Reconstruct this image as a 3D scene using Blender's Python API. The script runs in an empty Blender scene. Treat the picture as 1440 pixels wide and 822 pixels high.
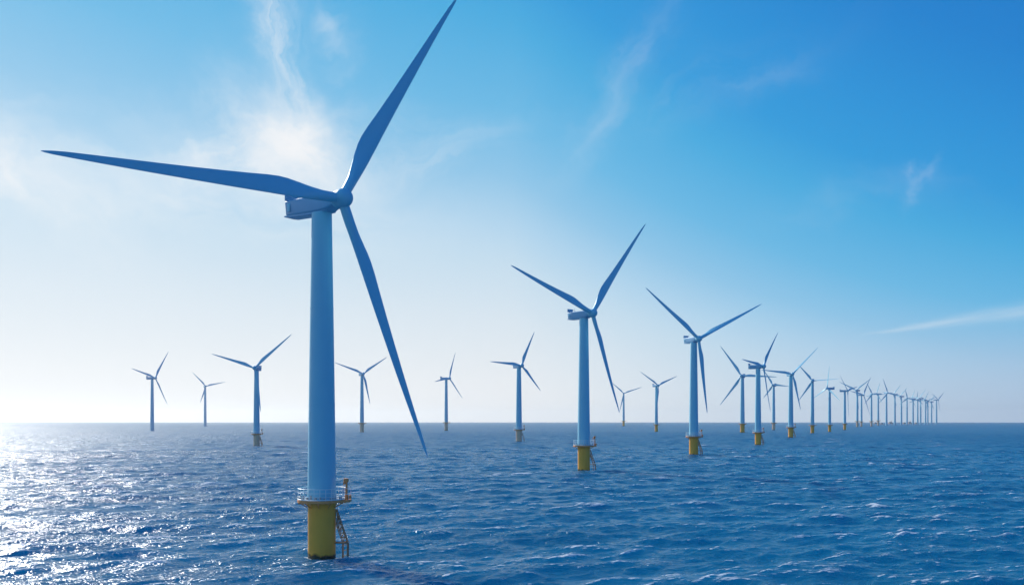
import bpy, bmesh, math, random
import numpy as np
from mathutils import Vector, Matrix
R = math.radians
random.seed(4)
scene = bpy.context.scene
col = scene.collection

# ------------------------------------------------------------------ camera
CAM_H = 26.35
FPX = 1300.0                      # focal length in pixels of the 1440 px wide photograph
cam = bpy.data.cameras.new('camera')
cam.sensor_width = 36.0
cam.lens = FPX / 1440 * 36.0
cam.shift_y = (592.0 - 411.0) / 1440
cam.clip_start = 0.5
cam.clip_end = 200000
camo = bpy.data.objects.new('camera', cam)
camo.location = (0, 0, CAM_H)
camo.rotation_euler = (R(90), 0, 0)
col.objects.link(camo)
scene.camera = camo

# ------------------------------------------------------------------ light
SUN_AZ, SUN_EL = -39.0, 30.5      # degrees right of the view axis, above the horizon
SUN_STRENGTH = 5.0
SKY_STRENGTH = 0.10
SKY_MIX = 0.02                    # share of the plain Nishita sky in the graded air
scene.view_settings.view_transform = 'Standard'
scene.view_settings.look = 'None'
scene.view_settings.exposure = 0.0
scene.view_settings.gamma = 1.0
scene.view_settings.use_curve_mapping = False

HAZE = 2.5e-5                     # per metre
scene.cycles.use_denoising = True

sl = bpy.data.lights.new('sun', 'SUN')
sl.energy = SUN_STRENGTH
sl.angle = R(0.5)
sl.color = (1.0, 0.955, 0.88)
so = bpy.data.objects.new('sun', sl)
d = Vector((math.sin(R(SUN_AZ)) * math.cos(R(SUN_EL)), math.cos(R(SUN_AZ)) * math.cos(R(SUN_EL)), math.sin(R(SUN_EL))))
so.rotation_euler = d.to_track_quat('Z', 'Y').to_euler()
col.objects.link(so)


class G:
    """small node graph writer"""
    def __init__(self, tree):
        self.t = tree
        self.n = tree.nodes
        self.l = tree.links
    def node(self, kind, **kw):
        n = self.n.new(kind)
        for k, v in kw.items():
            setattr(n, k, v)
        return n
    def put(self, sock, v):
        if isinstance(v, bpy.types.NodeSocket):
            self.l.new(v, sock)
        elif v is not None:
            sock.default_value = v
    def m(self, op, a, b=None, c=None, clamp=False):
        n = self.node('ShaderNodeMath', operation=op, use_clamp=clamp)
        self.put(n.inputs[0], a)
        self.put(n.inputs[1], b)
        if c is not None:
            self.put(n.inputs[2], c)
        return n.outputs[0]
    def add(self, a, b): return self.m('ADD', a, b)
    def sub(self, a, b): return self.m('SUBTRACT', a, b)
    def mul(self, a, b): return self.m('MULTIPLY', a, b)
    def combine(self, x, y, z):
        n = self.node('ShaderNodeCombineXYZ')
        for i, v in enumerate((x, y, z)):
            self.put(n.inputs[i], v)
        return n.outputs[0]
    def noise(self, vec, scale, detail=4, rough=0.55, dist=0.0, lac=2.0):
        n = self.node('ShaderNodeTexNoise')
        self.put(n.inputs['Vector'], vec)
        n.inputs['Scale'].default_value = scale
        n.inputs['Detail'].default_value = detail
        n.inputs['Roughness'].default_value = rough
        n.inputs['Lacunarity'].default_value = lac
        n.inputs['Distortion'].default_value = dist
        return n.outputs['Fac']
    def smooth(self, v, a, b, lo=0.0, hi=1.0):
        n = self.node('ShaderNodeMapRange', interpolation_type='SMOOTHSTEP')
        self.put(n.inputs[0], v)
        n.inputs[1].default_value = a
        n.inputs[2].default_value = b
        n.inputs[3].default_value = lo
        n.inputs[4].default_value = hi
        return n.outputs[0]
    def lin(self, v, a, b, lo=0.0, hi=1.0):
        n = self.node('ShaderNodeMapRange')
        self.put(n.inputs[0], v)
        n.inputs[1].default_value = a
        n.inputs[2].default_value = b
        n.inputs[3].default_value = lo
        n.inputs[4].default_value = hi
        return n.outputs[0]
    def mix(self, f, a, b, blend='MIX'):
        n = self.node('ShaderNodeMix', data_type='RGBA', blend_type=blend)
        self.put(n.inputs[0], f)
        self.put(n.inputs[6], a)
        self.put(n.inputs[7], b)
        return n.outputs[2]


# ------------------------------------------------------------------ sky
world = bpy.data.worlds.new('World')
scene.world = world
world.use_nodes = True
world.node_tree.nodes.clear()
g = G(world.node_tree)
tc = g.node('ShaderNodeTexCoord')
sky = g.node('ShaderNodeTexSky', sky_type='NISHITA')
sky.sun_disc = False
sky.sun_elevation = R(SUN_EL)
sky.sun_rotation = R(SUN_AZ)
sky.altitude = 0
sky.air_density = 1.0
sky.dust_density = 0.4
sky.ozone_density = 2.0
skycol = sky.outputs[0]
sep = g.node('ShaderNodeSeparateXYZ')
g.l.new(tc.outputs['Generated'], sep.inputs[0])
X, Y, Z = sep.outputs
AZ = g.m('ARCTAN2', X, Y)
EL = g.m('ARCSINE', Z)

def azel(px, py):
    x, z = (px - 720) / FPX, (592 - py) / FPX
    return math.atan2(x, 1), math.atan2(z, math.hypot(1, x))

skyfinal = skycol
# the air's own colour: pale and white towards the low sun-side horizon, deep blue away from the sun and upwards
def lin3(r, gg_, b):
    f = lambda c: (c / 255 / 12.92) if c / 255 <= 0.04045 else ((c / 255 + 0.055) / 1.055) ** 2.4
    return (f(r), f(gg_), f(b), 1)
yv = g.m('MAXIMUM', g.m('DIVIDE', EL, R(24.5)), 0.0)
yv = g.m('MINIMUM', yv, 1.9)
av = g.sub(-0.347, g.mul(2.0, g.m('COSINE', g.add(AZ, R(100)))))
kr = g.add(0.40, g.sub(g.mul(yv, 0.75), g.mul(g.mul(yv, yv), 0.36)))
kr = g.m('MAXIMUM', kr, 0.40)
kl = g.mul(g.m('MINIMUM', yv, 1.2), 0.20)
right = g.mul(g.m('MAXIMUM', av, 0.0), kr)
left = g.mul(g.m('MINIMUM', av, 0.0), kl)
sv = g.add(yv, g.add(right, left))
ramp = g.node('ShaderNodeValToRGB')
ramp.color_ramp.interpolation = 'EASE'
ramp.color_ramp.interpolation = 'LINEAR'
stops = [(0.0, (239, 239, 241)), (0.10, (233, 237, 241)), (0.26, (216, 229, 239)), (0.40, (195, 220, 237)), (0.48, (177, 212, 236)),
         (0.61, (140, 196, 231)), (0.76, (104, 184, 228)), (0.96, (70, 170, 223)), (1.10, (48, 155, 219)), (1.28, (40, 145, 215)),
         (1.50, (31, 130, 207)), (1.72, (27, 121, 201)), (2.4, (24, 106, 186))]
cr = ramp.color_ramp
while len(cr.elements) < len(stops):
    cr.elements.new(0.5)
for e, (p, c) in zip(cr.elements, stops):
    e.position = p / 2.4
for e, (p, c) in zip(cr.elements, stops):
    e.color = lin3(*c)
g.put(ramp.inputs[0], g.m('DIVIDE', sv, 2.4))
air = ramp.outputs[0]
# a grey-lilac tint low over the sea on the side away from the sun
low = g.mul(g.smooth(yv, 0.0, 0.30, 1.0, 0.0), g.smooth(av, 0.1, 1.1))
air = g.mix(g.mul(low, 0.8), air, lin3(172, 193, 220))
air10 = g.node('ShaderNodeVectorMath', operation='SCALE')
g.put(air10.inputs[0], air)
air10.inputs['Scale'].default_value = 1.0 / SKY_STRENGTH
skyfinal = g.mix(SKY_MIX, air10.outputs[0], skycol)

# ---- cirrus, fixed in azimuth and elevation
cv = g.combine(AZ, EL, 0.0)
wn = g.node('ShaderNodeTexNoise')
g.put(wn.inputs['Vector'], cv)
wn.inputs['Scale'].default_value = 9.0
wn.inputs['Detail'].default_value = 5
wn.inputs['Roughness'].default_value = 0.6
ws = g.node('ShaderNodeSeparateXYZ')
g.l.new(wn.outputs['Color'], ws.inputs[0])
AW = g.add(AZ, g.mul(g.sub(ws.outputs[0], 0.5), 0.11))
EW = g.add(EL, g.mul(g.sub(ws.outputs[1], 0.5), 0.11))

def streaks(ang, freq, stretch, seed, detail=4):
    """streaky texture whose fibres rise to the right by ang degrees"""
    c, s = math.cos(R(ang)), math.sin(R(ang))
    u = g.add(g.mul(AW, c), g.mul(EW, s))
    v = g.sub(g.mul(EW, c), g.mul(AW, s))
    return g.noise(g.combine(g.mul(u, freq), g.mul(v, freq * stretch), seed), 1.0, detail, 0.62, 0.2)

T_fan = streaks(-35, 9, 1.8, 1.3)
T_rise = streaks(14, 9, 3.2, 4.1)
T_col = streaks(-82, 11, 3.0, 2.2)
T_veil = streaks(-9, 7, 3.0, 3.9, 3)
T_feather = streaks(50, 9, 4.0, 8.4)
T_ripple = streaks(-75, 26, 0.28, 9.2, 3)

def cirrus(tex, px, py, w, h, ang, dens, lo, hi):
    """one patch of it: centre and half sizes as read off the photograph, turned by ang"""
    a0, e0 = azel(px, py)
    c, s = math.cos(R(ang)), math.sin(R(ang))
    a = g.sub(AW, a0)
    e = g.sub(EW, e0)
    u = g.mul(g.add(g.mul(a, c), g.mul(e, s)), FPX / w)
    v = g.mul(g.sub(g.mul(e, c), g.mul(a, s)), FPX / h)
    ga = g.m('EXPONENT', g.mul(g.add(g.mul(u, u), g.mul(v, v)), -1.0))
    return g.mul(g.mul(ga, g.smooth(tex, lo, hi)), dens)

parts = [
    cirrus(T_fan, 420, 205, 90, 48, -40, 1.00, 0.10, 0.60),       # bright heart of the cloud by the nearest turbine
    cirrus(T_rise, 335, 200, 120, 34, 16, 0.75, 0.20, 0.70),      # its left wing
    cirrus(T_col, 403, 125, 95, 30, 84, 0.50, 0.16, 0.80),        # the column above it
    cirrus(T_col, 387, 38, 80, 27, -70, 0.62, 0.16, 0.80),
    cirrus(T_ripple, 482, 40, 70, 26, -75, 0.36, 0.32, 0.8),      # rippled patch
    cirrus(T_fan, 15, 232, 120, 46, -32, 0.72, 0.12, 0.66),       # patch on the left edge
    cirrus(T_veil, 250, 265, 300, 50, -8, 0.40, 0.25, 0.72),      # thin veil behind the long blade
    cirrus(T_rise, 560, 222, 150, 46, 14, 0.26, 0.28, 0.75),
    cirrus(T_feather, 868, 120, 115, 26, 52, 0.22, 0.22, 0.85),   # feather at upper right of centre
    cirrus(T_rise, 1010, 112, 120, 30, 12, 0.12, 0.25, 0.85),
    cirrus(T_rise, 1291, 255, 24, 6, 76, 0.16, 0.05, 0.72),        # small curl
    cirrus(T_veil, 1215, 285, 110, 20, 8, 0.10, 0.30, 0.75),
    cirrus(T_veil, 60, 130, 200, 30, -14, 0.14, 0.30, 0.80),
]
# long thin band low on the right, thickening towards the edge of the picture
a0, e0 = azel(1190, 473)
a1, e1 = azel(1450, 435)
an = math.atan2(e1 - e0, a1 - a0)
u = g.add(g.mul(g.sub(AZ, a0), math.cos(an)), g.mul(g.sub(EL, e0), math.sin(an)))
v = g.sub(g.mul(g.sub(EL, e0), math.cos(an)), g.mul(g.sub(AZ, a0), math.sin(an)))
wob = g.mul(g.sub(g.noise(g.combine(g.mul(u, 14), 0.0, 2.0), 1.0, 3), 0.5), 0.006)
v = g.add(v, wob)
wid = g.m('MAXIMUM', g.mul(u, 0.045), 0.0012)
q = g.m('DIVIDE', v, wid)
band = g.mul(g.m('EXPONENT', g.mul(g.mul(q, q), -1.0)), g.smooth(u, 0.0, 0.06))
bn = g.smooth(g.noise(g.combine(g.mul(u, 18), g.mul(v, 240), 0.0), 1.0, 5, 0.6), 0.2, 0.7, 0.45, 1.0)
parts.append(g.mul(g.mul(band, bn), 0.28))
# the half of the sky away from the sun is darker and deeper blue
back = g.smooth(g.m('COSINE', g.add(AZ, R(20))), 0.55, -0.35)
skyfinal = g.mix(back, skyfinal, g.mix(1.0, skyfinal, (0.46, 0.70, 0.92, 1), 'MULTIPLY'))
dens = parts[0]
for p in parts[1:]:
    dens = g.add(dens, g.mul(p, g.sub(1.0, g.m('MINIMUM', dens, 1.0))))
dens = g.m('MINIMUM', dens, 0.97)
cc = lin3(243, 244, 246)
cloudcol = tuple(x / SKY_STRENGTH for x in cc[:3]) + (1,)
skyfinal = g.mix(dens, skyfinal, cloudcol)
bg = g.node('ShaderNodeBackground')
bg.inputs[1].default_value = SKY_STRENGTH
g.put(bg.inputs[0], skyfinal)
wo = g.node('ShaderNodeOutputWorld')
g.l.new(bg.outputs[0], wo.inputs[0])


# ------------------------------------------------------------------ helpers
def new_mat(name):
    mt = bpy.data.materials.new(name)
    mt.use_nodes = True
    gg = G(mt.node_tree)
    b = mt.node_tree.nodes['Principled BSDF']
    return mt, gg, b

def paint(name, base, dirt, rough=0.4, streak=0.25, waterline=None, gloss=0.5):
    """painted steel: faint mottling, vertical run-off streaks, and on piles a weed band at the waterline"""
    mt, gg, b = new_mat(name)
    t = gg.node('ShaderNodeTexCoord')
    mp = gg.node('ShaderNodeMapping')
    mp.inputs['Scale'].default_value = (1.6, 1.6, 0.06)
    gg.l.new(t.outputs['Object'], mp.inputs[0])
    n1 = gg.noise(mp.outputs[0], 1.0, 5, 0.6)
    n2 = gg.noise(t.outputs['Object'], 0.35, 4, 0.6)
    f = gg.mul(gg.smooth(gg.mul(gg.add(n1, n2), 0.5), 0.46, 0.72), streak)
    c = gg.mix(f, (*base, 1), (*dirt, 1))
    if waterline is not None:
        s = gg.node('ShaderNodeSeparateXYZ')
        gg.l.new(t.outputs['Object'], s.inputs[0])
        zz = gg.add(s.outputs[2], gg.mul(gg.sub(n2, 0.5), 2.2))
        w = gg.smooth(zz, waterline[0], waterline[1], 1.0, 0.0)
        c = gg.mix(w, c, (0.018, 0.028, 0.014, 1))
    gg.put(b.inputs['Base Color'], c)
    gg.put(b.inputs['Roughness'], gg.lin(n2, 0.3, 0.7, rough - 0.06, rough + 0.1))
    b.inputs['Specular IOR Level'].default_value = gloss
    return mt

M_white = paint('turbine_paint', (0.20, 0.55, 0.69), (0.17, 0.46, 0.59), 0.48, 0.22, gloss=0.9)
M_nacelle = paint('nacelle_cover_shaded', (0.15, 0.38, 0.58), (0.12, 0.31, 0.48), 0.45, 0.3, gloss=0.7)  # darker than the tower paint: shade on the housing put into the colour
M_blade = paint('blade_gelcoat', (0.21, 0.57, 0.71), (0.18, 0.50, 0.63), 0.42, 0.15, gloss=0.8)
M_yellow = paint('yellow_marine_paint', (0.98, 0.41, 0.045), (0.72, 0.28, 0.04), 0.5, 0.4, waterline=(0.1, 0.9))
M_beige = paint('faded_beige_paint', (0.80, 0.50, 0.33), (0.55, 0.34, 0.22), 0.55, 0.4, waterline=(0.1, 0.9))
M_rust = paint('rusty_orange_steel', (0.84, 0.30, 0.10), (0.44, 0.15, 0.05), 0.6, 0.6)
M_rail = paint('white_railing_paint', (0.78, 0.80, 0.80), (0.5, 0.42, 0.34), 0.45, 0.3)
M_grate = paint('galvanised_grating', (0.32, 0.34, 0.36), (0.18, 0.15, 0.12), 0.6, 0.5)
M_dark = paint('dark_weathered_steel', (0.42, 0.21, 0.10), (0.14, 0.08, 0.06), 0.6, 0.6)
M_black = paint('dark_vent', (0.03, 0.04, 0.05), (0.05, 0.05, 0.05), 0.6, 0.2)


def link(name, bm, mat, parent=None, smooth=True, loc=(0, 0, 0)):
    me = bpy.data.meshes.new(name)
    bm.normal_update()
    bm.to_mesh(me)
    bm.free()
    me.materials.append(mat)
    if smooth:
        me.polygons.foreach_set('use_smooth', [True] * len(me.polygons))
        me.set_sharp_from_angle(angle=R(38))
    o = bpy.data.objects.new(name, me)
    o.location = loc
    col.objects.link(o)
    if parent:
        o.parent = parent
    return o

def tube(bm, a, b, r, seg=8, r2=None):
    a, b = Vector(a), Vector(b)
    q = (b - a).to_track_quat('Z', 'Y').to_matrix().to_4x4()
    ln = (b - a).length
    mtx = Matrix.Translation((a + b) / 2) @ q
    bmesh.ops.create_cone(bm, cap_ends=True, segments=seg, radius1=r, radius2=r if r2 is None else r2, depth=ln, matrix=mtx)

def box(bm, c, s, rot=None, bevel=0.0):
    mtx = Matrix.Translation(c) @ (rot if rot else Matrix.Identity(4)) @ Matrix.Diagonal((*s, 1))
    r = bmesh.ops.create_cube(bm, size=1, matrix=mtx)
    if bevel:
        es = list({e for v in r['verts'] for e in v.link_edges})
        bmesh.ops.bevel(bm, geom=es, offset=bevel, segments=2, affect='EDGES', profile=0.5)

def lathe(bm, prof, seg=48, mtx=None, a0=0.0, a1=2 * math.pi, capb=True, capt=True):
    rings = []
    for r, z in prof:
        ring = []
        for i in range(seg):
            a = a0 + (a1 - a0) * i / seg
            p = Vector((r * math.cos(a), r * math.sin(a), z))
            ring.append(bm.verts.new(mtx @ p if mtx else p))
        rings.append(ring)
    for r0, r1 in zip(rings, rings[1:]):
        for i in range(seg):
            j = (i + 1) % seg
            bm.faces.new((r0[i], r0[j], r1[j], r1[i]))
    if capb:
        bm.faces.new(list(reversed(rings[0])))
    if capt:
        bm.faces.new(rings[-1])


# ------------------------------------------------------------------ turbine meshes (metres, hub at 70 m)
DECK = 11.2
HUB_Z = 70.0
BLADE_L = 50.0

def tower_bm():
    bm = bmesh.new()
    n = 24
    z0, z1 = DECK - 0.45, HUB_Z - 1.9
    prof = []
    for i in range(n + 1):
        t = i / n
        z = z0 + (z1 - z0) * t
        r = 2.80 + (1.98 - 2.80) * (t ** 1.15)
        prof.append((r, z))
    out = []
    for i, (r, z) in enumerate(prof):
        out.append((r, z))
        if i in (8, 16):                        # flange between tower sections
            out += [(r, z + 0.05), (r + 0.035, z + 0.06), (r + 0.035, z + 0.22), (r - 0.002, z + 0.23)]
    lathe(bm, out, 64)
    return bm

def pile_bm():
    bm = bmesh.new()
    lathe(bm, [(2.72, -14), (2.72, 9.6), (2.80, 9.9), (2.95, DECK - 0.75), (2.95, DECK - 0.55)], 64)
    return bm

def ring(bm, r, z, t, seg=56, a0=0, a1=2 * math.pi):
    pts = [Vector((r * math.cos(a0 + (a1 - a0) * i / seg), r * math.sin(a0 + (a1 - a0) * i / seg), z)) for i in range(seg + 1)]
    for p, q in zip(pts, pts[1:]):
        tube(bm, p, q, t, 5)

DR = 4.75
def deck_bm():
    bm = bmesh.new()
    lathe(bm, [(DR - 0.25, DECK - 0.5), (DR, DECK - 0.46), (DR, DECK + 0.02), (DR - 0.06, DECK + 0.06)], 56)
    box(bm, (4.55, 0.2, DECK - 0.22), (2.2, 2.6, 0.5), bevel=0.04)         # lobe that carries the crane
    for k in range(10):                                                 # brackets below the deck
        a = 2 * math.pi * (k + 0.5) / 10
        c, s = math.cos(a), math.sin(a)
        tube(bm, (2.85 * c, 2.85 * s, DECK - 1.5), ((DR - 0.3) * c, (DR - 0.3) * s, DECK - 0.5), 0.09, 6)
    for k in range(16):                                                 # small hangers, lamps and cable clips
        a = 2 * math.pi * (k + 0.2) / 16
        box(bm, ((DR - 0.2) * math.cos(a), (DR - 0.2) * math.sin(a), DECK - 0.62), (0.22, 0.22, 0.26))
    return bm

def grate_bm():
    bm = bmesh.new()
    lathe(bm, [(2.9, DECK + 0.065), (DR - 0.1, DECK + 0.065), (DR - 0.1, DECK + 0.09), (2.9, DECK + 0.09)], 56, capb=False, capt=False)
    return bm

RAILH = 2.3
def railing_bm():
    bm = bmesh.new()
    n = 26
    for k in range(n):
        a = 2 * math.pi * k / n
        c, s = math.cos(a) * (DR - 0.1), math.sin(a) * (DR - 0.1)
        tube(bm, (c, s, DECK), (c, s, DECK + RAILH), 0.05, 6)
    for z, t in ((RAILH, 0.06), (RAILH * 0.66, 0.04), (RAILH * 0.33, 0.04)):
        ring(bm, DR - 0.1, DECK + z, t)
    ring(bm, DR - 0.1, DECK + 0.22, 0.1)
    for y in (-1.05, 1.4):                                             # rail round the crane lobe
        for z in (RAILH, RAILH * 0.5):
            tube(bm, (4.5, y, DECK + z), (5.55, y, DECK + z), 0.04, 5)
        tube(bm, (5.55, y, DECK), (5.55, y, DECK + RAILH), 0.05, 6)
    return bm

def box_bm(c, size, rot=None, bevel=0.03):
    bm = bmesh.new()
    box(bm, c, size, rot, bevel)
    return bm

def crane_bm():
    bm = bmesh.new()
    x, y = 4.95, -0.1
    tube(bm, (x, y, DECK + 0.02), (x, y, DECK + 0.9), 0.34, 12)
    tube(bm, (x, y, DECK + 0.9), (x, y, DECK + 3.6), 0.22, 12)
    box(bm, (x - 0.1, y, DECK + 3.85), (0.95, 0.7, 0.75), bevel=0.12)
    box(bm, (x - 0.45, y, DECK + 3.3), (0.45, 0.42, 0.4), bevel=0.05)
    tube(bm, (x - 0.2, y, DECK + 4.1), (x - 0.55, y, DECK + 3.0), 0.09, 6)
    tube(bm, (x + 0.1, y, DECK + 3.9), (x - 0.9, y + 1.9, DECK + 3.0), 0.14, 8)
    tube(bm, (x - 0.9, y + 1.9, DECK + 3.0), (x - 0.9, y + 1.9, DECK + 1.6), 0.03, 5)
    box(bm, (x + 0.62, y, DECK + 0.55), (0.6, 0.9, 0.7), bevel=0.05)
    return bm

def landing_bm():
    """boat landing: inclined braced ladder frame from under the deck to a vertical fender frame"""
    bm = bmesh.new()
    for y in (-0.5, 0.5):
        top, knee = Vector((2.9, y, 9.3)), Vector((5.2, y, 2.7))
        top2, knee2 = Vector((2.85, y, 6.4)), Vector((4.2, y, 2.7))
        tube(bm, top, knee, 0.11, 8)
        tube(bm, top2, knee2, 0.07, 8)
        tube(bm, knee, (5.2, y, -3), 0.14, 8)
        tube(bm, knee2, (4.2, y, -3), 0.09, 8)
        tube(bm, (2.6, y, 2.65), (5.2, y, 2.65), 0.12, 8)
        for k in range(6):
            a, b = top.lerp(knee, k / 6), top2.lerp(knee2, (k + 0.5) / 6)
            c = top.lerp(knee, (k + 1) / 6)
            tube(bm, a, b, 0.055, 5)
            tube(bm, b, c, 0.055, 5)
        for z in (2.0, 0.9, -0.2):
            tube(bm, (4.2, y, z), (5.2, y, z + 0.5), 0.05, 5)
    return bm

def ladder_bm():
    bm = bmesh.new()
    for y in (-0.46, 0.46):
        tube(bm, (2.95, y, 9.2), (5.2, y, 2.7), 0.05, 6)
        tube(bm, (5.2, y, 2.7), (5.2, y, -0.6), 0.05, 6)
    top, knee = Vector((2.95, 0, 9.2)), Vector((5.2, 0, 2.7))
    for k in range(13):
        p = top.lerp(knee, k / 12)
        tube(bm, p + Vector((0, -0.48, 0)), p + Vector((0, 0.48, 0)), 0.04, 5)
    for k in range(8):
        z = 2.6 - 0.4 * k
        tube(bm, (5.2, -0.48, z), (5.2, 0.48, z), 0.04, 5)
    return bm

def loft(bm, secs):
    rings = [[bm.verts.new(p) for p in s] for s in secs]
    n = len(rings[0])
    for a, b in zip(rings, rings[1:]):
        for i in range(n):
            j = (i + 1) % n
            bm.faces.new((a[i], a[j], b[j], b[i]))
    bm.faces.new(list(reversed(rings[0])))
    bm.faces.new(rings[-1])

def nacelle_bm():
    """long housing along Y (rotor end at -Y); origin on the rotor axis above the tower"""
    bm = bmesh.new()
    def sec(y, w, zb, zt, rc, wb=None):
        wb = w if wb is None else wb
        pts = []
        for cx, cz, a0, hw in ((1, 1, 0, w), (-1, 1, 90, w), (-1, -1, 180, wb), (1, -1, 270, wb)):
            x0 = cx * (hw - rc)
            z0 = (zt - rc) if cz > 0 else (zb + rc)
            for k in range(5):
                a = R(a0 + 22.5 * k)
                pts.append(Vector((x0 + rc * math.cos(a), y, z0 + rc * math.sin(a))))
        return pts
    loft(bm, [sec(-4.3, 1.35, -1.35, 1.35, 0.9), sec(-3.6, 1.6, -1.7, 1.5, 0.8), sec(-2.6, 1.8, -1.95, 1.6, 0.6),
              sec(0, 1.9, -2.05, 1.7, 0.5, 1.7), sec(6.0, 1.9, -2.0, 1.7, 0.45, 1.65), sec(9.2, 1.8, -1.85, 1.65, 0.4, 1.5),
              sec(9.5, 1.6, -1.65, 1.5, 0.3, 1.3)])
    return bm

def keel_bm():
    bm = bmesh.new()
    pts = [(-2.9, -1.9), (9.9, -1.7), (10.1, -2.0), (8.4, -2.35), (2.4, -2.4), (-2.6, -2.2)]
    secs = []
    for x in (-1.45, 1.45):
        secs.append([Vector((x, y, z)) for y, z in pts])
    loft(bm, secs)
    bmesh.ops.bevel(bm, geom=bm.edges[:], offset=0.12, segments=2, affect='EDGES', profile=0.5)
    bmesh.ops.recalc_face_normals(bm, faces=bm.faces[:])
    return bm

def cooler_bm():
    bm = bmesh.new()
    box(bm, (0, 9.3, 2.75), (3.5, 0.35, 1.5), bevel=0.06)
    box(bm, (0, 9.3, 1.95), (3.0, 0.9, 0.3), bevel=0.05)
    for x in (-1.62, 1.62):
        tube(bm, (x, 9.2, 3.3), (x, 6.6, 1.9), 0.09, 6)
    tube(bm, (0.8, 7.2, 1.85), (0.8, 7.2, 3.6), 0.05, 6)
    box(bm, (0.8, 7.2, 3.6), (0.5, 0.08, 0.08))
    return bm

def hub_bm():
    bm = bmesh.new()
    rot = Matrix.Rotation(R(90), 4, 'X')                     # local +Z -> -Y
    prof = [(1.35, -1.5), (1.72, -1.42), (1.80, -1.2), (1.80, -0.98), (1.75, -0.96), (1.75, -0.88), (1.83, -0.86)]
    for k in range(0, 13):
        a = R(90) * k / 12
        prof.append((1.86 * math.cos(a) ** 0.9 if k < 12 else 0.03, 0.50 + 1.80 * math.sin(a)))
    lathe(bm, prof, 48, rot)
    return bm

def blade_bm(mirror=1):
    bm = bmesh.new()
    #      t     chord  thick/chord  lead(share of chord on the straight edge) twist prebend
    st = [(0.0, 1.95, 1.0, .50, 14, 0), (0.025, 1.95, 1.0, .50, 14, 0), (0.06, 2.05, .92, .49, 14, 0), (0.10, 2.50, .68, .42, 13, 0),
          (0.145, 3.10, .48, .35, 12, 0), (0.19, 3.50, .37, .30, 11, 0), (0.225, 3.60, .32, .285, 10, .02), (0.27, 3.45, .29, .28, 8.5, .05),
          (0.34, 3.08, .26, .29, 7, .1), (0.43, 2.68, .24, .30, 5.5, .2), (0.54, 2.24, .22, .31, 4, .4), (0.65, 1.84, .21, .32, 2.5, .65),
          (0.76, 1.45, .20, .33, 1.2, 1.0), (0.86, 1.08, .19, .34, .3, 1.4), (0.93, .80, .18, .36, 0, 1.75), (0.97, .54, .18, .42, -.4, 1.95),
          (0.99, .30, .18, .5, -.5, 2.05), (1.0, .08, .2, .55, -.5, 2.1)]
    dense = []
    ts = np.array([s[0] for s in st])
    tt = np.unique(np.concatenate([ts, np.linspace(0, 1, 41)]))
    cols = [np.interp(tt, ts, [s[k] for s in st]) for k in range(1, 6)]
    secs = []
    N = 28
    for i, t in enumerate(tt):
        c, th, ld, tw, pb = [q[i] for q in cols]
        c *= 1.0 + 0.04 * min(1, t / 0.1)
        pts = []
        for k in range(N):
            a = 2 * math.pi * k / N
            # ellipse near the root blending to an aerofoil
            xe = 0.5 - 0.5 * math.cos(a)                     # 0 at the leading edge .. 1 at the trailing edge
            foil = 2.6 * (0.2969 * math.sqrt(max(xe, 0)) - 0.1260 * xe - 0.3516 * xe ** 2 + 0.2843 * xe ** 3 - 0.1036 * xe ** 4) * 1.92
            circ = math.sin(a) if a <= math.pi else -math.sin(a)
            w = min(1, max(0, (t - 0.05) / 0.16))
            w = w * w * (3 - 2 * w)
            half = 0.5 * th * c * ((1 - w) * abs(circ) + w * foil)
            yv = half if a <= math.pi else -half * (1 - 0.25 * w)
            xv = (ld - xe) * c                               # leading edge on +X
            p = Vector((xv * mirror, yv, 0))
            p = Matrix.Rotation(R(-tw) * mirror, 3, 'Z') @ p
            p.z = 1.2 + t * (BLADE_L - 1.2)
            p.y -= pb * 0.6
            pts.append(p)
        if mirror < 0:
            pts.reverse()
        secs.append(pts)
    loft(bm, secs)
    bmesh.ops.recalc_face_normals(bm, faces=bm.faces[:])
    return bm


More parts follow.
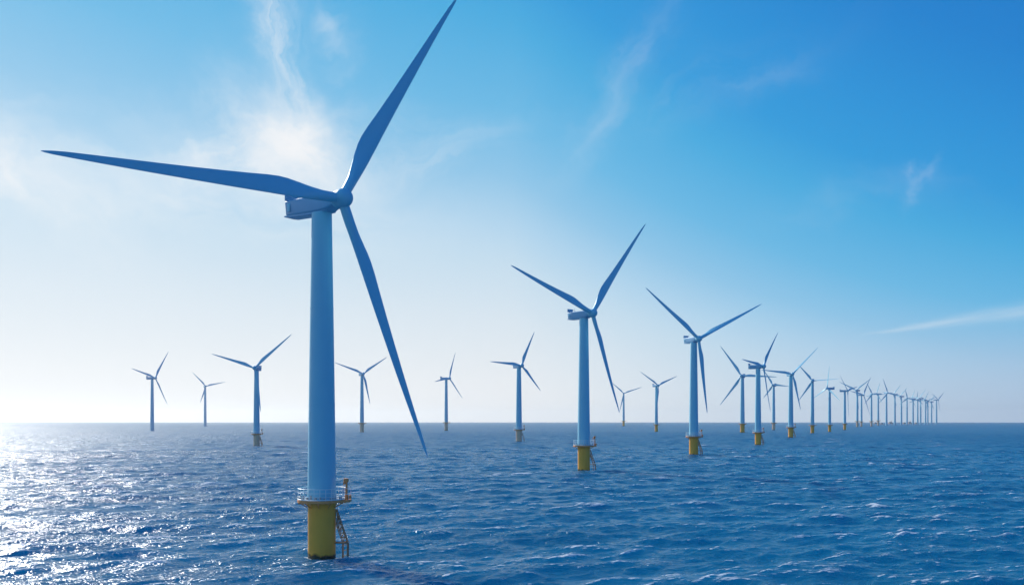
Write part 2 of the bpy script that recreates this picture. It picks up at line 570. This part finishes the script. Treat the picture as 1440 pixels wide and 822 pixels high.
# ------------------------------------------------------------------ sea
def make_sea():
    rng = np.random.default_rng(11)
    fan = np.radians(np.arange(-33, 33.001, 0.046))
    coarse = np.radians(np.linspace(33, 327, 148))[1:-1]
    th = np.concatenate([fan, coarse])                      # angle clockwise from +Y
    r = [4.0]
    while r[-1] < 130: r.append(r[-1] * 1.12 + 0.5)
    r = r[:-1] + [130.0]
    while r[-1] < 6000: r.append(r[-1] + 0.36 + max(0, r[-1] - 170) * 0.0032)
    while r[-1] < 24000: r.append(r[-1] * 1.10)
    r = np.array(r)
    dr = np.gradient(r)
    nr, nt = len(r), len(th)
    RR, TH = np.meshgrid(r, th, indexing='ij')
    Xg = (RR * np.sin(TH)).astype(np.float32)
    Yg = (RR * np.cos(TH)).astype(np.float32)
    nfan = len(fan)
    sel = np.where((r >= 100) & (r < 2600))[0]
    i0, i1 = sel[0], sel[-1] + 1
    px = Xg[i0:i1, :nfan]
    py = Yg[i0:i1, :nfan]
    z = np.zeros_like(px); dx = np.zeros_like(px); dy = np.zeros_like(px); jac = np.zeros_like(px)
    sx = np.zeros_like(px)
    comps = []
    # wind sea running towards the camera and a little to the right
    for lam in np.concatenate([[88.0, 71.0], np.geomspace(52, 1.3, 96)]):
        lam *= rng.uniform(0.96, 1.04)
        spread = 0.34 + 0.30 * (1 - min(1, lam / 30))
        ang = R(-90 + 30) + rng.normal(0, spread)
        k = 2 * math.pi / lam
        kp = 2 * math.pi / 27.0
        S = k ** -2.1 * math.exp(-1.25 * (kp / k) ** 2)     # height spectrum per log wavelength (relative)
        comps.append((k, ang, math.sqrt(S), rng.uniform(0, 2 * math.pi)))
    amp = np.array([c[2] for c in comps])
    amp[:2] = 0
    amp *= WAVE_RMS / math.sqrt((amp ** 2).sum() / 2)
    amp[:2] = (0.20, 0.17)                                  # long low swell
    drl = dr[i0:i1]
    for (k, ang, _, ph), a in zip(comps, amp):
        lam = 2 * math.pi / k
        fade = np.clip((lam / drl - 2.0) / 1.5, 0, 1).astype(np.float32)
        if fade.max() <= 0: continue
        n = int(np.nonzero(fade > 0)[0][-1]) + 1
        f = fade[:n, None]
        kx, ky = k * math.cos(ang), k * math.sin(ang)
        p = px[:n] * np.float32(kx) + py[:n] * np.float32(ky) + np.float32(ph)
        s, c = np.sin(p), np.cos(p)
        z[:n] += f * (a * c)
        dx[:n] -= f * (a * math.cos(ang) * CHOP * s)
        dy[:n] -= f * (a * math.sin(ang) * CHOP * s)
        jac[:n] += f * (a * k * CHOP * c)
    # blend to the flat coarse sheet at the rim of the detailed fan
    edge = np.clip(np.minimum(np.arange(nfan), nfan - 1 - np.arange(nfan)) / 20.0, 0, 1).astype(np.float32)[None, :]
    rad = (np.clip((r[i0:i1] - 100) / 25, 0, 1) * np.clip((2600 - r[i0:i1]) / 500, 0, 1)).astype(np.float32)[:, None]
    w = edge * rad
    Zg = np.zeros_like(Xg)
    Zg[i0:i1, :nfan] = z * w
    Xg[i0:i1, :nfan] += dx * w
    Yg[i0:i1, :nfan] += dy * w
    foam = np.zeros_like(Xg)
    foam[i0:i1, :nfan] = jac * w
    print('sea z rms', float(z[:400].std()), 'jac pct', [float(np.percentile(jac[:400], q)) for q in (50, 90, 97, 99)])
    wash = np.zeros_like(Xg)
    for (tx, ty, s) in PILES:
        dd = np.hypot(Xg - tx, Yg - ty) / s
        wash = np.maximum(wash, np.clip(1 - (dd - 2.7) / 2.2, 0, 1))
    verts = np.stack([Xg, Yg, Zg], -1).reshape(-1, 3)
    centre = len(verts)
    verts = np.vstack([verts, [[0, 0, 0]]]).astype(np.float32)
    i = np.arange(nr - 1)[:, None]
    j = np.arange(nt)[None, :]
    j2 = (j + 1) % nt
    quads = np.stack([i * nt + j, (i + 1) * nt + j, (i + 1) * nt + j2, i * nt + j2], -1).reshape(-1, 4)
    jj = np.arange(nt)
    tris = np.stack([np.full(nt, centre), jj, (jj + 1) % nt], -1)
    me = bpy.data.meshes.new('sea_water')
    me.vertices.add(len(verts))
    me.vertices.foreach_set('co', verts.ravel())
    # winding: angle runs clockwise, so radius then angle faces down; flip
    quads = quads[:, ::-1]
    tris = tris[:, ::-1]
    loops = np.concatenate([quads.ravel(), tris.ravel()]).astype(np.int32)
    me.loops.add(len(loops))
    me.loops.foreach_set('vertex_index', loops)
    nq, n3 = len(quads), len(tris)
    starts = np.concatenate([np.arange(nq) * 4, nq * 4 + np.arange(n3) * 3]).astype(np.int32)
    me.polygons.add(nq + n3)
    me.polygons.foreach_set('loop_start', starts)
    me.polygons.foreach_set('use_smooth', np.ones(nq + n3, dtype=bool))
    me.update(calc_edges=True)
    for nm, arr in (('crest', foam), ('wash', wash)):
        at = me.attributes.new(nm, 'FLOAT', 'POINT')
        at.data.foreach_set('value', np.append(arr.ravel(), 0).astype(np.float32))
    if me.polygons[0].normal.z < 0: me.flip_normals()
    o = bpy.data.objects.new('sea_water', me)
    me.materials.append(water_mat())
    col.objects.link(o)
    o['kind'] = 'structure'
    return o

WAVE_RMS = 0.38
CHOP = 1.0

def water_mat():
    mt, gg, b = new_mat('sea_water')
    geo = gg.node('ShaderNodeNewGeometry')
    P = geo.outputs['Position']
    def stretched(sx, sy, rot):
        mp = gg.node('ShaderNodeMapping', vector_type='TEXTURE')
        mp.inputs['Rotation'].default_value = (0, 0, R(rot))
        mp.inputs['Scale'].default_value = (1 / sx, 1 / sy, 1)
        gg.l.new(P, mp.inputs[0])
        return mp.outputs[0]
    h1 = gg.noise(stretched(0.5, 1.0, 26), 0.75, 3, 0.6, 0.4)      # wavelets of about a metre
    h2 = gg.noise(stretched(0.5, 1.0, -8), 2.6, 1.5, 0.5, 0.3)      # ripples
    h0 = gg.noise(stretched(0.45, 1.0, 28), 0.14, 4, 0.7, 0.2)       # longer waves, for the far water
    h3 = gg.noise(stretched(0.30, 0.012, 4), 1.0, 3, 0.65, 0.2)      # windrows lying along the wind
    dist = gg.node('ShaderNodeVectorMath', operation='LENGTH')
    gg.l.new(P, dist.inputs[0])
    far = gg.smooth(dist.outputs['Value'], 300, 1800)
    gust = gg.smooth(gg.noise(stretched(0.4, 1.0, 20), 0.028, 3, 0.55), 0.32, 0.66, 0.50, 1.35)     # calmer and rougher patches
    hh = gg.add(gg.mul(gust, gg.add(gg.mul(h1, 0.80), gg.mul(h2, 0.18))), gg.mul(far, gg.add(gg.mul(h0, 3.0), gg.mul(h3, 1.3))))
    bp = gg.node('ShaderNodeBump')
    bp.inputs['Strength'].default_value = 1.0
    bp.inputs['Distance'].default_value = 1.0
    gg.put(bp.inputs['Height'], hh)
    gg.l.new(bp.outputs[0], b.inputs['Normal'])
    # foam on the breaking crests
    at = gg.node('ShaderNodeAttribute', attribute_name='crest')
    wa = gg.node('ShaderNodeAttribute', attribute_name='wash')
    patch = gg.noise(stretched(0.35, 1.0, 26), 0.035, 3, 0.6)
    fine = gg.noise(stretched(0.33, 1.0, 24), 1.5, 5, 0.70, 0.8)
    drive = gg.add(gg.mul(at.outputs['Fac'], 1.1), gg.mul(gg.sub(patch, 0.5), 1.7))
    drive = gg.add(drive, gg.mul(gg.sub(fine, 0.5), 1.5))
    foam = gg.smooth(drive, 0.39, 0.66)
    # farther out: broken foam drawn into windrows, and gust patches
    streak = gg.noise(stretched(0.30, 0.020, 6), 1.0, 3, 0.7)
    streak2 = gg.noise(stretched(0.075, 0.0035, 6), 1.0, 3, 0.7)
    mid = gg.mul(gg.smooth(dist.outputs['Value'], 350, 800), gg.smooth(streak, 0.60, 0.78))
    outer = gg.mul(gg.smooth(dist.outputs['Value'], 1000, 2400), gg.smooth(streak2, 0.58, 0.76))
    foam = gg.m('MAXIMUM', foam, gg.mul(gg.m('MAXIMUM', mid, outer), 0.45))
    wash = gg.smooth(gg.add(gg.mul(wa.outputs['Fac'], 1.05), gg.mul(gg.sub(fine, 0.5), 2.2)), 0.62, 1.0)
    foam = gg.m('MAXIMUM', foam, wash)
    base = gg.mix(gg.mul(foam, 0.85), (0.001, 0.104, 0.215, 1), (0.72, 0.76, 0.78, 1))
    gg.put(b.inputs['Base Color'], base)
    gg.put(b.inputs['Roughness'], gg.add(gg.add(0.23, gg.mul(far, 0.12)), gg.mul(foam, 0.5)))
    b.subsurface_method = 'BURLEY'
    gg.put(b.inputs['Subsurface Weight'], gg.m('SUBTRACT', 1.0, foam, clamp=True))          # light spreads through the upper metres of the sea
    b.inputs['Subsurface Radius'].default_value = (0.4, 1.0, 1.4)
    b.inputs['Subsurface Scale'].default_value = 16.0
    b.inputs['IOR'].default_value = 1.33
    b.inputs['Specular IOR Level'].default_value = 0.33
    return mt

#TURBINES
DATA = {
 'T1': (-37.3, 181.3, 0.9848, 47.1, [183.2, 56.9, -70.5], [56.12, 60.82, 53.92]),
 'T2': (38.58, 496.5, 1.1977, 40.8, [161.7, 50.1, -73.7], [50.63, 58.97, 46.16]),
 'T3': (143.27, 729.0, 1.2974, 21.9, [141.3, 25.6, -85.9], [46.25, 51.93, 45.26]),
 'L1': (-1002.66, 2576.0, 2.1004, 67.8, [166.2, 54.8, -62.3], [43.52, 44.97, 39.63]),
 'L2': (-1621.02, 4883.7, 3.0144, 27.2, [132.7, 13.6, -108.4], [32.24, 34.5, 30.64]),
 'L3': (-272.03, 984.5, 1.1827, -3.6, [162.1, 41.8, -80.1], [41.36, 45.02, 40.15]),
 'M1': (-363.45, 2239.3, 2.0131, 25.4, [160.2, 34.9, -78.5], [37.25, 36.44, 37.04]),
 'M2': (-187.52, 2635.5, 2.1217, 57.9, [189.5, 65.9, -45.1], [35.31, 39.77, 37.51]),
 'M3': (8.97, 1202.1, 1.4065, 28.9, [175.7, 65.8, -51.2], [33.59, 34.85, 29.68]),
 'M4': (626.92, 5191.1, 2.6066, -5.6, [137.4, 19.0, -103.0], [38.33, 41.66, 41.34]),
 'M5': (366.44, 2346.6, 1.6716, 23.9, [147.4, 23.5, -97.5], [37.3, 36.86, 40.93]),
 'T4': (276.32, 1038.2, 1.2545, 46.9, [173.9, 47.5, -82.1], [39.91, 43.84, 40.92]),
 'R1045': (540.44, 2168.4, 1.8951, -27.2, [125.1, -3.5, -125.4], [46.36, 43.42, 44.49]),
 'R1088': (808.21, 2855.1, 1.9716, -32.8, [121.1, -6.1, -124.6], [27.56, 26.17, 25.12]),
 'T5': (459.16, 1522.7, 1.4834, 4.0, [173.0, 44.1, -79.1], [35.68, 42.04, 40.42]),
 'T6': (654.99, 2015.4, 1.6337, -21.5, [128.9, 2.4, -122.8], [28.36, 34.68, 31.39]),
 'T7': (800.86, 2330.7, 1.5632, -66.7, [207.6, 84.1, -33.4], [35.34, 37.15, 37.89]),
 'T8': (1027.83, 2855.1, 1.7227, 49.3, [142.5, 10.3, -98.1], [42.79, 46.08, 49.19]),
 'F1205': (1599.72, 4282.6, 2.4192, -44.3, [153.0, 37.2, -79.8], [37.6, 35.54, 37.03]),
 'F1212': (1774.42, 4693.3, 2.2806, 33.9, [170.9, 55.1, -68.3], [50.56, 50.12, 47.88]),
 'F1225': (1903.18, 4894.4, 2.4417, -10.4, [113.6, -2.9, -126.3], [25.4, 26.79, 26.6]),
 'F1235': (2262.1, 5710.2, 2.7893, -61.3, [190.3, 70.8, -49.5], [27.96, 26.77, 26.44]),
 'F1246': (2425.13, 5986.8, 3.001, 5.1, [107.9, -12.5, -133.3], [32.17, 31.14, 31.56]),
 'F1258': (2629.88, 6348.8, 3.0101, -57.5, [167.9, 49.3, -70.5], [29.75, 27.95, 29.19]),
 'F1267': (2874.9, 6825.0, 2.9983, -59.0, [167.0, 46.7, -72.8], [30.82, 29.02, 30.45]),
 'F1275': (2927.99, 6852.2, 2.8335, -17.8, [102.3, -16.2, -138.3], [24.99, 25.48, 25.35]),
 'F1284': (2972.8, 6852.2, 2.7464, -66.4, [182.4, 66.0, -55.5], [28.27, 26.78, 28.11]),
 'F1291': (3199.0, 7289.6, 2.8162, -46.5, [202.5, 83.6, -37.1], [24.79, 23.85, 24.54]),
 'F1294': (3154.86, 7137.7, 2.8842, -65.6, [170.2, 49.6, -69.7], [32.88, 33.14, 33.14]),
 'F1301': (3331.56, 7448.0, 2.8123, -50.1, [181.6, 63.7, -56.5], [26.13, 25.92, 26.81]),
 'F1304': (3424.34, 7613.5, 2.7573, -38.5, [145.4, 24.5, -94.0], [28.79, 28.23, 28.7]),
 'F1310': (3455.38, 7613.5, 2.6749, -56.1, [177.4, 56.6, -62.8], [27.97, 28.02, 28.28]),
 'F1317': (3575.84, 7786.6, 2.9562, 34.2, [151.7, 35.9, -85.1], [37.74, 37.29, 34.94]),
}
LABELS = {
 'T1': 'largest and nearest wind turbine, on a yellow pile with a railed deck, left of centre',
 'T2': 'second largest wind turbine, its lowest blade reaching almost down to the horizon, yellow base',
 'T3': 'third largest wind turbine, with one sunlit blade pointing right above a short yellow pile',
 'L1': 'small bluish turbine standing furthest left of all, without a visible yellow base',
 'L2': 'faint tiny turbine between the furthest left one and the beige based one',
 'L3': 'medium turbine just left of the big near tower, on a dull beige base',
 'M1': 'small turbine seen between the big tower and its downward blade',
 'M2': 'small turbine standing alone just right of the big downward blade tip',
 'M3': 'medium turbine on a pale beige base, next left of the second largest turbine',
 'M4': 'tiny pale turbine behind the downward blade tip of the second largest turbine',
 'M5': 'small turbine with short yellow base close left of the third largest turbine',
 'T4': 'fourth largest turbine, thick tower on broad yellow base, first of the long right-hand row',
 'R1045': 'slim turbine with its blades spread to the left, close left of the fourth largest',
 'R1088': 'tiny turbine between the fourth and fifth largest turbines of the row',
 'T5': 'fifth largest turbine, one long blade rising to the upper right, in the row',
 'T6': 'turbine with a blade lying level to the right, just right of the fifth largest',
 'T7': 'turbine with one blade standing straight up and two splayed below, in the row',
 'T8': 'slim turbine on a yellow base, just right of the one with a blade straight up',
 'F1205': 'faint far turbine standing left of where the row first crowds together',
 'F1212': 'far turbine with a small pale foot and long blades, left of the crowded row end',
 'F1225': 'far turbine with a small pale foot, first of the crowded end of the row',
 'F1235': 'far turbine with the last small pale foot, second of the crowded row end',
 'F1246': 'far turbine with one blade high to upper left, tallest of the crowded row end',
 'F1258': 'far turbine just right of the tallest one in the crowded end of the row',
 'F1267': 'far turbine second to the right of the tallest in the crowded end of the row',
 'F1275': 'far turbine third to the right of the tallest in the crowded end of the row',
 'F1284': 'far turbine midway along the crowded row end, standing clear of its neighbours',
 'F1291': 'far turbine, left one of the close pair in the crowded row end',
 'F1294': 'far turbine, right one of the close pair in the crowded row end',
 'F1301': 'far turbine fourth from the far right end of the row',
 'F1304': 'far turbine third from the far right end of the row',
 'F1310': 'far turbine second from the far right end of the row',
 'F1317': 'last turbine at the far right end of the row, two blades in a wide V',
}
PILES = [(v[0], v[1], v[2]) for k, v in DATA.items() if v[1] < 1600]
make_sea()

def child(name, mesh_obj, parent):
    c = mesh_obj.copy()
    c.name = name
    col.objects.link(c)
    c.parent = parent
    return c

GROUP = 'offshore wind turbines'
TILT = R(4)
def root_empty(key):
    x, y, s, yaw, ang, ln = DATA[key]
    e = bpy.data.objects.new('wind_turbine', None)
    e.empty_display_size = 3
    e.location = (x, y, 0)
    e.scale = (s, s, s)
    e['label'] = LABELS[key]
    e['category'] = 'wind turbine'
    e['group'] = GROUP
    col.objects.link(e)
    return e

PITCH = {'T3': -44, 'T5': -52, 'T6': -56}    # blades turned towards feather
P = {}          # the parts of the nearest turbine, from which the others are copied
def build(key):
    x, y, s, yaw, ang, ln = DATA[key]
    first = not P
    root = root_empty(key)
    near = y < 1600
    mid = y < 3000
    bare = key in ('L1', 'L2') or (key[0] == 'F' and int(key[1:]) > 1240)
    OV = 6.6 if key == 'T1' else 5.4
    if first:
        P['pile'] = link('foundation_pile', pile_bm(), M_yellow, root)
        P['tower'] = link('tower', tower_bm(), M_white, root)
        P['deck'] = link('platform', deck_bm(), M_rust, root)
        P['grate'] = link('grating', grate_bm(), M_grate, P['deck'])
        P['rail'] = link('railing', railing_bm(), M_rail, P['deck'])
        rnd = random.Random(8)
        P['clutter'] = []
        for k in range(12):                                     # lockers and cabinets standing on the deck
            a = math.pi * (0.97 + 1.05 * (k + rnd.uniform(0.2, 0.8)) / 12)
            r_, sz, hh = rnd.uniform(3.4, 4.2), rnd.uniform(0.25, 0.55), rnd.uniform(0.3, 0.95)
            P['clutter'].append(link('equipment_locker', box_bm((r_ * math.cos(a), r_ * math.sin(a), DECK + 0.09 + hh / 2),
                                (sz, sz * rnd.uniform(0.6, 1.2), hh), Matrix.Rotation(a, 4, 'Z')), M_grate, P['deck']))
        P['crane'] = link('davit_crane', crane_bm(), M_rust, root)
        P['landing'] = link('boat_landing', landing_bm(), M_dark, root)
        P['ladder'] = link('ladder', ladder_bm(), M_rail, P['landing'])
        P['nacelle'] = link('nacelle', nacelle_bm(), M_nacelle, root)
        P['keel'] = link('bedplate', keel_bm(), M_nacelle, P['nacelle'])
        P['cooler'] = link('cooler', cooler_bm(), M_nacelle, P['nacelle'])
        P['vent'] = [link('vent', box_bm((s_ * 1.83, 8.2, -0.1), (0.08, 0.9, 1.9)), M_blade, P['nacelle']) for s_ in (-1, 1)]
        P['hub'] = link('hub', hub_bm(), M_white, root)
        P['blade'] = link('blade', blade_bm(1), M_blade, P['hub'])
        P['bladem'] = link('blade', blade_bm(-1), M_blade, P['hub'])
        use = dict(P)
    else:
        use = {}
        use['tower'] = child('tower', P['tower'], root)
        if bare:
            use['pile'] = child('foundation_pile', P['pile'], root)
            use['pile'].data = BARE_PILE
        else:
            use['pile'] = child('foundation_pile', P['pile'], root)
            if key in ('L3', 'M1', 'M2', 'M3', 'R1088', 'F1205', 'F1212', 'F1225', 'F1235'):
                use['pile'].material_slots[0].link = 'OBJECT'
                use['pile'].material_slots[0].material = M_beige
            use['deck'] = child('platform', P['deck'], root)
        if near:
            use['grate'] = child('grating', P['grate'], use['deck'])
            use['rail'] = child('railing', P['rail'], use['deck'])
            for q in P['clutter']:
                child('equipment_locker', q, use['deck'])
            use['crane'] = child('davit_crane', P['crane'], root)
            use['landing'] = child('boat_landing', P['landing'], root)
            use['ladder'] = child('ladder', P['ladder'], use['landing'])
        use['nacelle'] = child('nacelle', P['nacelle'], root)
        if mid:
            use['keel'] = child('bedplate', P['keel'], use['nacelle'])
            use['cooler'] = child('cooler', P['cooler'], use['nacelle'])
            for q in P['vent']:
                child('vent', q, use['nacelle'])
        use['hub'] = child('hub', P['hub'], root)
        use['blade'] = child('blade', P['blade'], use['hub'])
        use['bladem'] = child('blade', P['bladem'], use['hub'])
    if y > 2000 and key != 'R1045':                                  # slimmer towers far out
        q = 0.76 if key[0] == 'F' else 0.86
        use['tower'].scale = use['pile'].scale = (q, q, 1)
    yr = R(yaw)
    hd = Vector((math.sin(yr), -math.cos(yr), 0))
    use['nacelle'].scale = (0.94, 0.94, 0.86)
    use['nacelle'].location = (0, 0, HUB_Z)
    use['nacelle'].rotation_euler = (0, 0, yr + (R(9) if key == 'T1' else 0))
    use['hub'].location = hd * OV + Vector((0, 0, HUB_Z))
    use['hub'].rotation_euler = (-TILT, 0, yr)
    third = child('blade', P['blade'], use['hub'])
    for o, a, l in ((use['bladem'], ang[0], ln[0]), (use['blade'], ang[1], ln[1]), (third, ang[2], ln[2])):
        o.rotation_mode = 'ZYX'
        o.rotation_euler = (0, R(90 - a), R(PITCH.get(key, 0) if o is use['blade'] else 0))
        q = max(0.8, min(1.0, l / BLADE_L)) if key not in ('T1',) else 1.0
        o.scale = (q, q, l / BLADE_L)
    return root, use

BARE_PILE = None
def bare_pile_mesh():
    bm = bmesh.new()
    lathe(bm, [(2.8, -14), (2.8, DECK - 0.452)], 48)
    o = link('foundation_pile', bm, M_white)
    me = o.data
    bpy.data.objects.remove(o)
    return me
BARE_PILE = bare_pile_mesh()
for key in DATA:
    build(key)


# ------------------------------------------------------------------ small platforms far out between the turbines
PLATFORMS = [(1231.5, 6300, 1.0, 'tiny hazy offshore platform at the start of the crowded row end, left of the others'),
             (1240.5, 6500, 0.8, 'smallest hazy offshore platform, a low deck on thin legs left of the tallest far turbine'),
             (1252.5, 6600, 1.15, 'hazy offshore platform with a mast, just right of the tallest far turbine'),
             (1272.0, 6900, 0.95, 'hazy offshore platform in the middle of the crowded row end'),
             (1279.5, 7000, 1.15, 'hazy offshore platform with a mast left of the turbine standing clear'),
             (1288.5, 7200, 0.9, 'hazy offshore platform at the far right, low behind the close pair of turbines')]
def platform_parts(root, mast):
    bm = bmesh.new()
    box(bm, (0, 0, 12), (24, 16, 2.2), bevel=0.3)
    link('deck', bm, M_rust, root)
    for sx in (-1, 1):
        for sy in (-1, 1):
            bm = bmesh.new()
            tube(bm, (sx * 10.5, sy * 7, -6), (sx * 8.5, sy * 6, 11.5), 0.8, 8)
            link('leg', bm, M_beige, root)
    bm = bmesh.new()
    box(bm, (-3, 0, 16.6), (14, 12, 7.0), bevel=0.3)
    link('module', bm, M_grate, root)
    bm = bmesh.new()
    box(bm, (7.5, 0, 15.1), (6, 9, 4.0), bevel=0.2)
    link('cabin', bm, M_white, root)
    if mast:
        bm = bmesh.new()
        tube(bm, (6, 0, 17.1), (6, 0, 30), 0.6, 6)
        tube(bm, (6, 0, 28), (-6, 0, 24), 0.4, 6)
        link('mast', bm, M_rust, root)
for px_, dist_, sc_, lab in PLATFORMS:
    e = bpy.data.objects.new('offshore_platform', None)
    e.location = ((px_ - 720) / FPX * dist_, dist_, 0)
    e.scale = (sc_, sc_, sc_)
    e['label'] = lab
    e['category'] = 'offshore platform'
    e['group'] = 'small platforms far out at sea'
    col.objects.link(e)
    platform_parts(e, 'mast' in lab)


# ------------------------------------------------------------------ sea air
bm = bmesh.new()
box(bm, (0, 0, 163), (56000, 56000, 354))
hm = bpy.data.materials.new('haze')
hm.use_nodes = True
hm.node_tree.nodes.clear()
hg = G(hm.node_tree)
pv = hg.node('ShaderNodeVolumePrincipled')
pv.inputs['Color'].default_value = (0.91, 0.965, 1.0, 1)
pv.inputs['Density'].default_value = HAZE
pv.inputs['Anisotropy'].default_value = 0.55
ho = hg.node('ShaderNodeOutputMaterial')
hg.l.new(pv.outputs[0], ho.inputs['Volume'])
haze = link('haze', bm, hm, smooth=False)
haze['kind'] = 'stuff'
